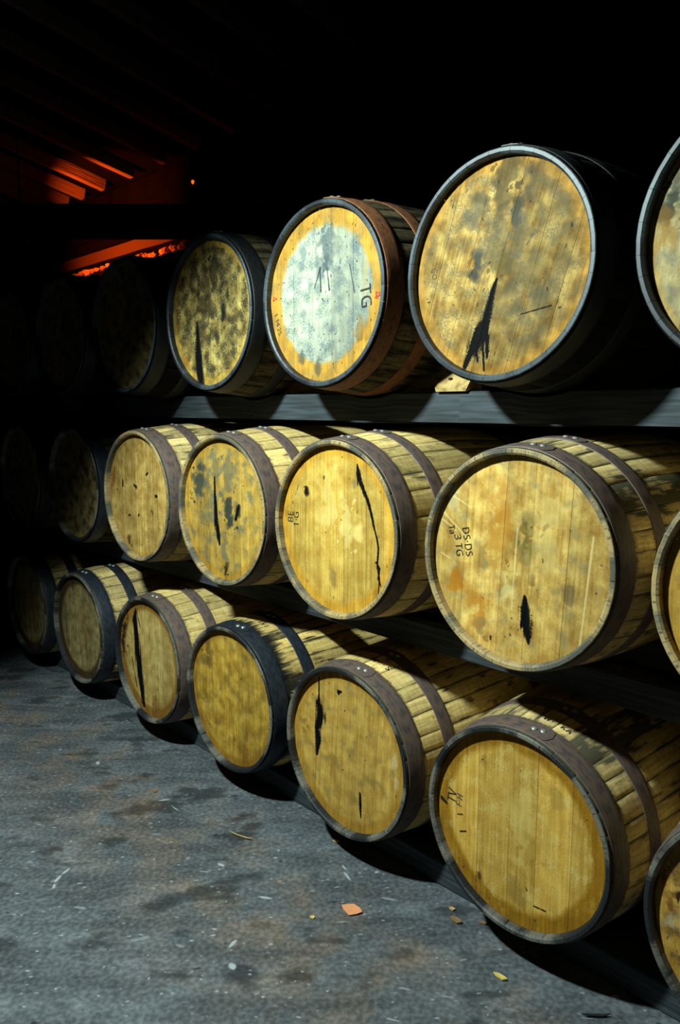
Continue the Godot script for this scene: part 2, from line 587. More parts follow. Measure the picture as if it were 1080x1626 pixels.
var hoop_front: ArrayMesh
var hoop_quarter: ArrayMesh
var hoop_quarter_back: ArrayMesh
var hoop_back: ArrayMesh
var lap_front: ArrayMesh
var lap_quarter: ArrayMesh
var rivet_mesh: ArrayMesh
var back_head: ArrayMesh

func lettering(text: String, size: float, depth := 0.0006) -> TextMesh:
	var t := TextMesh.new()
	t.font = font
	t.text = text
	t.font_size = 32
	t.pixel_size = size / 24.0
	t.depth = depth
	t.curve_step = 1.0
	return t

func barrel(s: Dictionary):
	var root := thing("oak_barrel", s.label, "barrel", Vector3(s.x, s.y - RB - 0.0022, s.z), "oak barrels on the %s rails" % s.tier)
	var c := Vector3(0, RB + 0.0022, 0)
	var roll: float = s.get("roll", 0.0)
	var wood: StandardMaterial3D = M[s.wood].duplicate()
	wood.uv1_offset = Vector3(0, 0, 0)
	var body_turn: float = s.get("turn", 0.0)
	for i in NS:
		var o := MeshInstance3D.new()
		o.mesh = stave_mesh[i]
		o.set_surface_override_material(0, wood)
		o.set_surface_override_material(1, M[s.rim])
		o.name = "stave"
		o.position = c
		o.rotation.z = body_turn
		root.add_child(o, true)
	var hm := StandardMaterial3D.new()
	hm.resource_name = "oak_head"
	hm.albedo_texture = s.tex
	hm.albedo_color = s.get("head_tint", Color.WHITE)
	hm.roughness = 0.72
	hm.metallic_specular = 0.2
	hm.heightmap_enabled = true
	hm.heightmap_texture = M.grain_height
	hm.heightmap_scale = 0.03
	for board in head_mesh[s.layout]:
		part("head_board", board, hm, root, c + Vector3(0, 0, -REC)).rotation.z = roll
	part("back_head", back_head, M[s.wood], root, c)
	var rivet_at: float = deg_to_rad(s.get("rivet", 84.0))
	var bands := [[hoop_front, s.hoop, lap_front, -0.041], [hoop_quarter, s.get("hoop2", s.hoop), lap_quarter, -0.183], [hoop_quarter_back, s.hoop, null, 0.0], [hoop_back, s.hoop, null, 0.0]]
	for h in bands:
		var hp := part("hoop", h[0], M[h[1]], root, c)
		if h[2]:
			var lp := part("lap_joint", h[2], M[h[1]], hp)
			lp.rotation.z = rivet_at - 0.09
			for k in 2:
				var t := rivet_at - 0.045 + k * 0.075
				var r := rad(h[3]) + 0.0041
				var rv := part("rivet", rivet_mesh, M.rivet, hp, Vector3(cos(t) * r, sin(t) * r, h[3] + (0.004 if k else -0.004)))
				rv.rotation.z = t
	for w in s.get("words", []):       # [text, u, v, cap height, turn in degrees, material]
		var t := part("stencil_lettering", lettering(w[0], w[3]), M[w[5]], root, c + Vector3(w[1] * HR, w[2] * HR, -REC + 0.0007))
		t.rotation_degrees.z = w[4]
	for w in s.get("body_words", []):  # [text, angle, z, cap height]
		var r := rad(w[2]) + 0.0006
		var word: String = w[0]
		for k in word.length():
			if word[k] == " ":
				continue
			var ang: float = deg_to_rad(w[1]) - (k - word.length() / 2.0) * w[3] * 0.95 / r
			var t := part("stamp_lettering", lettering(word[k], w[3], 0.0012), M.ink_blue, root, c + Vector3(cos(ang) * r, sin(ang) * r, w[2]))
			var out := Vector3(cos(ang), sin(ang), 0)
			var right := Vector3(sin(ang), -cos(ang), 0)
			t.basis = Basis(right, out.cross(right), out)

# ---------------------------------------------------------------- scene
func _ready():
	# camera, sky, light, exposure
	var cam := Camera3D.new()
	cam.name = "camera"
	add_child(cam)
	cam.position = Vector3(0, 1.453, 1.591)
	cam.rotation_degrees = Vector3(-7.5516, 46.808, 0.168)
	cam.fov = 67.0
	cam.near = 0.05
	cam.far = 60.0
	cam.current = true
	var env := Environment.new()
	env.background_mode = Environment.BG_COLOR
	env.background_color = Color(0, 0, 0)
	env.tonemap_mode = Environment.TONE_MAPPER_LINEAR
	env.tonemap_exposure = 1.0
	env.sdfgi_enabled = true
	env.ssao_enabled = true
	env.ssil_enabled = true
	var we := WorldEnvironment.new()
	we.name = "environment"
	we.environment = env
	add_child(we)
	var lamp_at := Vector3(-1.86, 2.63, 1.47)
	var lamp_axis := Vector3(0.2, -0.9, -0.385).normalized()
	var spot := SpotLight3D.new()
	spot.name = "floodlight_beam"
	spot.position = lamp_at
	spot.basis = Basis.looking_at(lamp_axis, Vector3(0, 0, -1))
	spot.light_color = Color(0.9, 1.0, 0.98)
	spot.light_energy = 12.0
	spot.light_size = 0.07
	spot.spot_range = 20.0
	spot.spot_attenuation = 2.0
	spot.spot_angle = 55.0
	spot.spot_angle_attenuation = 0.4
	spot.shadow_enabled = true
	add_child(spot)

	# shared patterns
	font = SystemFont.new()
	font.font_names = PackedStringArray(["Droid Sans"])
	font.font_weight = 400
	var gi := noise_bytes(512, 20, 0.09, 3, 3)
	gi.resize(512, 512, Image.INTERPOLATE_CUBIC)
	grain = gi.get_data()
	M.grain_height = tex(gi)
	blotch = noise_bytes(1024, 1024, 0.017, 6, 8).get_data()
	fine = noise_bytes(512, 512, 0.16, 3, 9).get_data()
	make_staves()
	make_heads()
	make_materials()
	room()
	rick()
	barrels()
	floodlight(lamp_at, lamp_axis)
	amber_corner()
	litter()

func make_materials():
	var stave_mat := func(called: String, t: Texture2D) -> StandardMaterial3D:
		var m := mat(Color.WHITE, 0.8, 0.0, called)
		m.albedo_texture = t
		m.metallic_specular = 0.2
		m.heightmap_enabled = true
		m.heightmap_texture = t
		m.heightmap_scale = 0.06
		return m
	M.gold = stave_mat.call("golden_oak", stave_sheet(101, Color(0.63, 0.51, 0.29), Color(0.94, 0.82, 0.54), Color(0.24, 0.22, 0.17), 0.68, 0.4, 0.012, 0.4))
	M.worn = stave_mat.call("worn_oak", stave_sheet(102, Color(0.6, 0.49, 0.3), Color(0.93, 0.81, 0.55), Color(0.24, 0.23, 0.19), 0.66, 0.55, 0.016, 0.4))
	M.fringed = stave_mat.call("oak_with_black_paint_edge", stave_sheet(103, Color(0.63, 0.5, 0.27), Color(0.94, 0.81, 0.5), Color(0.07, 0.075, 0.08), 0.7, 0.5, 0.06, 0.4))
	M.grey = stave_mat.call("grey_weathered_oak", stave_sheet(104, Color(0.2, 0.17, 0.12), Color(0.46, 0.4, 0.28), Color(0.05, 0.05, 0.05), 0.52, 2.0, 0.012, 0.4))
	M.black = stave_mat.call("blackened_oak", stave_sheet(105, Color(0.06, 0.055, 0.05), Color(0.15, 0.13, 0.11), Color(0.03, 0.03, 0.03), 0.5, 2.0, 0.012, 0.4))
	var rim_mat := func(called: String, t: Texture2D, rough: float) -> StandardMaterial3D:
		var m := mat(Color.WHITE, rough, 0.0, called)
		m.albedo_texture = t
		return m
	M.rim_tan = rim_mat.call("bare_oak_rim", rim_texture(1, Color(0.33, 0.31, 0.26), Color(0.62, 0.52, 0.34), Color(0.16, 0.15, 0.13), 0.46), 0.75)
	M.rim_slate = rim_mat.call("slate_painted_rim", rim_texture(2, Color(0.075, 0.095, 0.12), Color(0.21, 0.24, 0.26), Color(0.045, 0.055, 0.07), 0.52), 0.5)
	M.rim_dark = rim_mat.call("dark_painted_rim", rim_texture(3, Color(0.1, 0.11, 0.12), Color(0.42, 0.4, 0.36), Color(0.06, 0.06, 0.06), 0.55), 0.55)
	var hoop_mat := func(called: String, cols: Array, rough: float, metal: float, sd: int) -> StandardMaterial3D:
		var m := mat(Color.WHITE, rough, metal, called)
		m.albedo_texture = tex(ramp(noise_bytes(256, 256, 0.03, 5, sd), cols))
		return m
	M.hoop_brown = hoop_mat.call("rusty_hoop_steel", [Color(0.26, 0.22, 0.215), Color(0.34, 0.285, 0.275), Color(0.41, 0.33, 0.29), Color(0.45, 0.32, 0.22)], 0.6, 0.15, 61)
	M.hoop_rust = hoop_mat.call("orange_rusted_steel", [Color(0.22, 0.13, 0.09), Color(0.4, 0.23, 0.12), Color(0.5, 0.3, 0.14), Color(0.32, 0.2, 0.12)], 0.7, 0.05, 62)
	M.hoop_blue = hoop_mat.call("blued_hoop_steel", [Color(0.1, 0.12, 0.14), Color(0.16, 0.18, 0.21), Color(0.2, 0.22, 0.26)], 0.45, 0.35, 63)
	M.hoop_black = hoop_mat.call("black_painted_hoop", [Color(0.03, 0.034, 0.038), Color(0.06, 0.065, 0.07), Color(0.09, 0.095, 0.1)], 0.55, 0.1, 64)
	M.rivet = mat(Color(0.62, 0.62, 0.6), 0.4, 0.5, "rivet_steel")
	M.ink = mat(Color(0.07, 0.075, 0.085), 0.8, 0.0, "black_stencil_ink")
	M.ink_faint = mat(Color(0.26, 0.23, 0.17), 0.8, 0.0, "faded_marker_ink")
	M.ink_red = mat(Color(0.62, 0.11, 0.07), 0.8, 0.0, "red_crayon")
	M.ink_blue = mat(Color(0.07, 0.08, 0.13), 0.8, 0.0, "blue_black_stamp_ink")
	var rt := noise_bytes(512, 40, 0.08, 4, 71)
	rt.resize(512, 512, Image.INTERPOLATE_CUBIC)
	rt.rotate_90(CLOCKWISE)
	M.rail = mat(Color.WHITE, 0.75, 0.0, "grey_painted_timber")
	M.rail.albedo_texture = tex(ramp(rt, [Color(0.1, 0.115, 0.125), Color(0.175, 0.2, 0.22), Color(0.25, 0.28, 0.31)]))
	M.rail.heightmap_enabled = true
	M.rail.heightmap_texture = tex(rt)
	M.rail.heightmap_scale = 0.15
	M.boards = mat(Color.WHITE, 0.85, 0.0, "dark_rough_boards")
	M.boards.albedo_texture = tex(ramp(rt, [Color(0.03, 0.028, 0.025), Color(0.05, 0.045, 0.04), Color(0.065, 0.058, 0.05)]))
	M.roof_wood = mat(Color(0.5, 0.42, 0.36), 0.85, 0.0, "rough_sawn_rafter")
	M.roof_wood.heightmap_enabled = true
	M.roof_wood.heightmap_texture = M.rail.heightmap_texture
	M.roof_wood.heightmap_scale = 0.4
	M.plate_wood = mat(Color(0.33, 0.27, 0.22), 0.9, 0.0, "sooty_plate_board")
	for k in ["boards", "plate_wood", "roof_wood"]:
		M[k].metallic_specular = 0.08
	M.iron = mat(Color(0.12, 0.12, 0.12), 0.5, 0.7, "black_iron")
	hoop_front = hoop(-0.011, -0.071)
	hoop_quarter = hoop(-0.158, -0.208)
	hoop_quarter_back = hoop(-BL + 0.208, -BL + 0.158)
	hoop_back = hoop(-BL + 0.071, -BL + 0.011)
	lap_front = hoop_lap(-0.011, -0.071)
	lap_quarter = hoop_lap(-0.158, -0.208)
	rivet_mesh = dome(0.0085, 0.0045)
	var st := begin()
	for i in 48:
		var a := TAU * i / 48
		var b := TAU * (i + 1) / 48
		for v in [Vector3(0, 0, -BL + REC), Vector3(cos(a) * HR, sin(a) * HR, -BL + REC), Vector3(cos(b) * HR, sin(b) * HR, -BL + REC)]:
			st.set_uv(Vector2(v.x, v.y) + Vector2(0.5, 0.5))
			st.add_vertex(v)
	back_head = done(st)

# roof underside: y = 3.89 + 0.22 z
func roof_y(z: float) -> float:
	return 3.89 + 0.22 * z

func room():
	# floor
	var ft := floor_texture()
	var fm := mat(Color.WHITE, 0.78, 0.0, "worn_concrete")
	fm.albedo_texture = ft
	fm.metallic_specular = 0.4
	fm.heightmap_enabled = true
	fm.heightmap_texture = ft
	fm.heightmap_scale = 0.05
	var st := begin()
	var x0 := -9.6; var x1 := 2.6; var z0 := -2.15; var z1 := 3.5
	var fuv := func(x: float, z: float) -> Vector2: return Vector2((x + 5.2) / 5.2, (z + 0.9) / 2.6)
	quad(st, Vector3(x0, 0, z0), Vector3(x1, 0, z0), Vector3(x1, 0, z1), Vector3(x0, 0, z1), fuv.call(x0, z0), fuv.call(x1, z0), fuv.call(x1, z1), fuv.call(x0, z1))
	quad(st, Vector3(x0, -0.12, z1), Vector3(x1, -0.12, z1), Vector3(x1, -0.12, z0), Vector3(x0, -0.12, z0))
	for e in [[Vector3(x0, 0, z1), Vector3(x1, 0, z1)], [Vector3(x1, 0, z1), Vector3(x1, 0, z0)], [Vector3(x1, 0, z0), Vector3(x0, 0, z0)], [Vector3(x0, 0, z0), Vector3(x0, 0, z1)]]:
		quad(st, e[0], e[1], e[1] - Vector3(0, 0.12, 0), e[0] - Vector3(0, 0.12, 0))
	struct("floor", done(st), fm, "worn grey concrete floor with brown stains and white flecks")
	# walls with thickness, board by board where the back wall can be seen
	var wb := struct("wall_back", timber(Vector3(12.2, 3.5, 0.08), 0.004), M.boards, "dark back wall behind the barrels with a band of rubble", Vector3(-3.5, 1.75, -2.11))
	struct("wall_front", timber(Vector3(12.2, 4.7, 0.1), 0.004), M.boards, "dark boarded wall on the near side of the aisle", Vector3(-3.5, 2.35, 3.45))
	struct("wall_left", timber(Vector3(0.1, 4.7, 5.7), 0.004), M.boards, "dark boarded wall at the far end of the aisle", Vector3(-9.55, 2.35, 0.67))
	struct("wall_right", timber(Vector3(0.1, 4.7, 5.7), 0.004), M.boards, "dark boarded wall beyond the nearest barrels", Vector3(2.55, 2.35, 0.67))
	var roof := struct("ceiling", timber(Vector3(12.3, 0.06, 6.0), 0.004), M.boards, "dark sloping boarded roof underside above the aisle", Vector3(-3.5, roof_y(0.67) + 0.13, 0.67))
	roof.rotation.x = -atan(0.22)
	# rafters under the roof, running down to the back wall
	for x in [-8.6, -8.14, -7.78, -7.42, -6.99, -6.45, -5.9, -5.4, -4.9, -4.4, -3.9, -3.4, -2.1, -1.4, -0.7, 0.0, 0.7]:
		var r := part("rafter", timber(Vector3(0.07, 0.1, 5.4), 0.005, 0.003), M.roof_wood, roof, Vector3(x + 3.5, -0.08, 0.0))
	# rubble band and the plate above it
	rng.seed = 55
	var stone_mats := []
	for i in 4:
		stone_mats.append(mat(Color(0.85, 0.7, 0.55) * rng.randf_range(0.75, 1.1), 0.9, 0.0, "rubble_stone"))
	var stones := []
	for i in 6:
		stones.append(stone(i))
	var x := -9.2
	while x < -3.6:
		for row in 3:
			var w := rng.randf_range(0.05, 0.13)
			var h := rng.randf_range(0.035, 0.06)
			var o := part("rubble_stone", stones[rng.randi() % 6], stone_mats[rng.randi() % 4], wb, Vector3(x + 3.5 + rng.randf_range(-0.04, 0.04), 2.715 + row * 0.05 + rng.randf_range(-0.012, 0.012) - 1.75, 0.05 + rng.randf_range(-0.008, 0.012)))
			o.scale = Vector3(w, h, rng.randf_range(0.045, 0.075))
			o.rotation = Vector3(rng.randf_range(-0.3, 0.3), rng.randf_range(-0.3, 0.3), rng.randf_range(-0.5, 0.5))
		x += rng.randf_range(0.06, 0.1)
	for k in 4:
		part("wall_plate_board", timber(Vector3(12.0, 0.105, 0.03), 0.004, 0.002), M.plate_wood if k == 0 else M.boards, wb, Vector3(0, 2.93 + k * 0.112 - 1.75, 0.055 - k * 0.004))

func stone(sd: int) -> ArrayMesh:
	var r := RandomNumberGenerator.new()
	r.seed = sd + 900
	var s := SphereMesh.new()
	s.radius = 0.5
	s.height = 1.0
	s.radial_segments = 8
	s.rings = 4
	var a := s.get_mesh_arrays()
	var st := begin()
	var seen := {}
	var vs: PackedVector3Array = a[Mesh.ARRAY_VERTEX]
	for i in a[Mesh.ARRAY_INDEX]:
		var v := vs[i]
		var key := v.snapped(Vector3(0.01, 0.01, 0.01))
		if not seen.has(key):
			seen[key] = r.randf_range(0.72, 1.2)
		st.add_vertex(v * seen[key])
	return done(st)

# the top rail is cut out in a shallow cradle under every barrel
func cradle(long: float, tall: float, deep: float, cy: float, cz: float) -> ArrayMesh:
	var st := begin()
	var n := 248
	var top := func(k: int) -> float:
		var x := -2.43 - long / 2 + long * k / n
		var h := tall / 2
		for bx in [-0.524, -1.164, -1.799, -2.42, -3.04, -3.67, -4.3]:
			var d := absf(x - bx)
			var r := rad(cz - deep / 2) + 0.004
			if d < r:
				h = minf(h, TIER.top - sqrt(r * r - d * d) - cy)
		return h
	for k in n:
		var x0 := -long / 2 + long * k / n
		var x1 := -long / 2 + long * (k + 1) / n
		var a: float = top.call(k)
		var b: float = top.call(k + 1)
		var f := deep / 2
		var c := 0.004
		var lo := -tall / 2
		quad(st, Vector3(x0, a - c, f), Vector3(x1, b - c, f), Vector3(x1, lo, f), Vector3(x0, lo, f), Vector2(x0, 0), Vector2(x1, 0), Vector2(x1, 0.1), Vector2(x0, 0.1))
		quad(st, Vector3(x0, a, f - c), Vector3(x1, b, f - c), Vector3(x1, b - c, f), Vector3(x0, a - c, f), Vector2(x0, 0.1), Vector2(x1, 0.1), Vector2(x1, 0.105), Vector2(x0, 0.105))
		quad(st, Vector3(x0, a, -f), Vector3(x1, b, -f), Vector3(x1, b, f - c), Vector3(x0, a, f - c), Vector2(x0, 0.2), Vector2(x1, 0.2), Vector2(x1, 0.25), Vector2(x0, 0.25))
		quad(st, Vector3(x1, b, -f), Vector3(x0, a, -f), Vector3(x0, lo, -f), Vector3(x1, lo, -f), Vector2(x1, 0.3), Vector2(x0, 0.3), Vector2(x0, 0.4), Vector2(x1, 0.4))
		quad(st, Vector3(x0, lo, f), Vector3(x1, lo, f), Vector3(x1, lo, -f), Vector3(x0, lo, -f), Vector2(x0, 0.5), Vector2(x1, 0.5), Vector2(x1, 0.55), Vector2(x0, 0.55))
	for e in [-1.0, 1.0]:
		var x: float = e * long / 2
		var q := [Vector3(x, tall / 2, deep / 2), Vector3(x, tall / 2, -deep / 2), Vector3(x, -tall / 2, -deep / 2), Vector3(x, -tall / 2, deep / 2)]
		if e < 0:
			q.reverse()
		quad(st, q[0], q[1], q[2], q[3])
	return done(st)

const TIER := {"bottom": 0.375, "middle": 1.088, "top": 1.797}

func rick():
	rng.seed = 70
	var len := 4.95
	for t in ["bottom", "middle", "top"]:
		var zf: float = -0.175 if t == "bottom" else -0.255       # middle of the front rail
		var y: float = TIER[t] - rad(zf - 0.025) - 0.0026
		var tall := y if t == "bottom" else 0.083
		var front := timber(Vector3(len, tall, 0.05), 0.004, 0.0)
		if t == "top":
			tall = 0.091
			y = TIER.top - 0.2905
			front = cradle(len, tall, 0.05, y - tall / 2, zf)
		solo("rail_beam", front, M.rail, {"bottom": "grey timber rail on the floor under the fronts of the bottom barrels", "middle": "grey timber rail carrying the fronts of the middle barrels", "top": "grey timber rail with barrel shadows carrying the fronts of the top barrels"}[t], "rail", Vector3(-2.43, y - tall / 2, zf), "front rails of the barrel rack")
		solo("rail_beam", timber(Vector3(len, tall, 0.05), 0.004, 0.0), M.rail, "timber rail hidden behind the front one under the %s barrels" % t, "rail", Vector3(-2.43, (TIER[t] - rad(zf - 0.025) - 0.0026) - tall / 2, -BL - zf), "rear rails of the barrel rack")
	for px in [-4.84, -0.03]:
		for pz in [-0.33, -0.53]:
			var h := TIER.top - 0.24
			solo("rack_post", timber(Vector3(0.09, h, 0.09), 0.006, 0.002), M.boards, "dark square timber post at the %s end of the barrel rack, %s" % ["far" if px < -1 else "near", "behind its front rails" if pz > -0.4 else "before its rear rails"], "post", Vector3(px, h / 2, pz), "posts of the barrel rack")
	# the chock between the second and third barrels of the top tier
	var st := begin()
	var w := 0.055
	var A := [Vector3(-w, 0, 0.03), Vector3(w, 0, 0.03), Vector3(w + 0.004, 0.008, 0.03), Vector3(-w - 0.004, 0.012, 0.03), Vector3(-w, 0, -0.05), Vector3(w, 0, -0.05), Vector3(w - 0.012, 0.085, -0.05), Vector3(-w - 0.012, 0.085, -0.05)]
	for f in [[3, 2, 1, 0], [7, 6, 2, 3], [6, 7, 4, 5], [2, 6, 5, 1], [7, 3, 0, 4], [0, 1, 5, 4]]:
		quad(st, A[f[0]], A[f[1]], A[f[2]], A[f[3]], Vector2(A[f[0]].x, A[f[0]].y) * 4, Vector2(A[f[1]].x, A[f[1]].y) * 4, Vector2(A[f[2]].x, A[f[2]].y) * 4, Vector2(A[f[3]].x, A[f[3]].y) * 4)
	var cm := mat(Color(0.74, 0.62, 0.4), 0.8, 0.0, "bare_pine")
	cm.albedo_texture = tex(ramp(noise_bytes(128, 128, 0.05, 4, 77), [Color(0.45, 0.4, 0.3), Color(0.9, 0.88, 0.8), Color(1, 1, 1)]))
	var chock := thing("wooden_chock", "pale wooden chock wedged on the top rail beside a barrel with a black leak", "chock", Vector3(-1.455, TIER.top - 0.2905, -0.248))
	part("wedge", done(st), cm, chock)
	var kn := part("knot", dome(0.008, 0.005), mat(Color(0.16, 0.11, 0.06), 0.8, 0.0, "knot"), chock, Vector3(-0.022, 0.037, 0.003))
	kn.rotation = Vector3(0, -0.85, PI / 2)

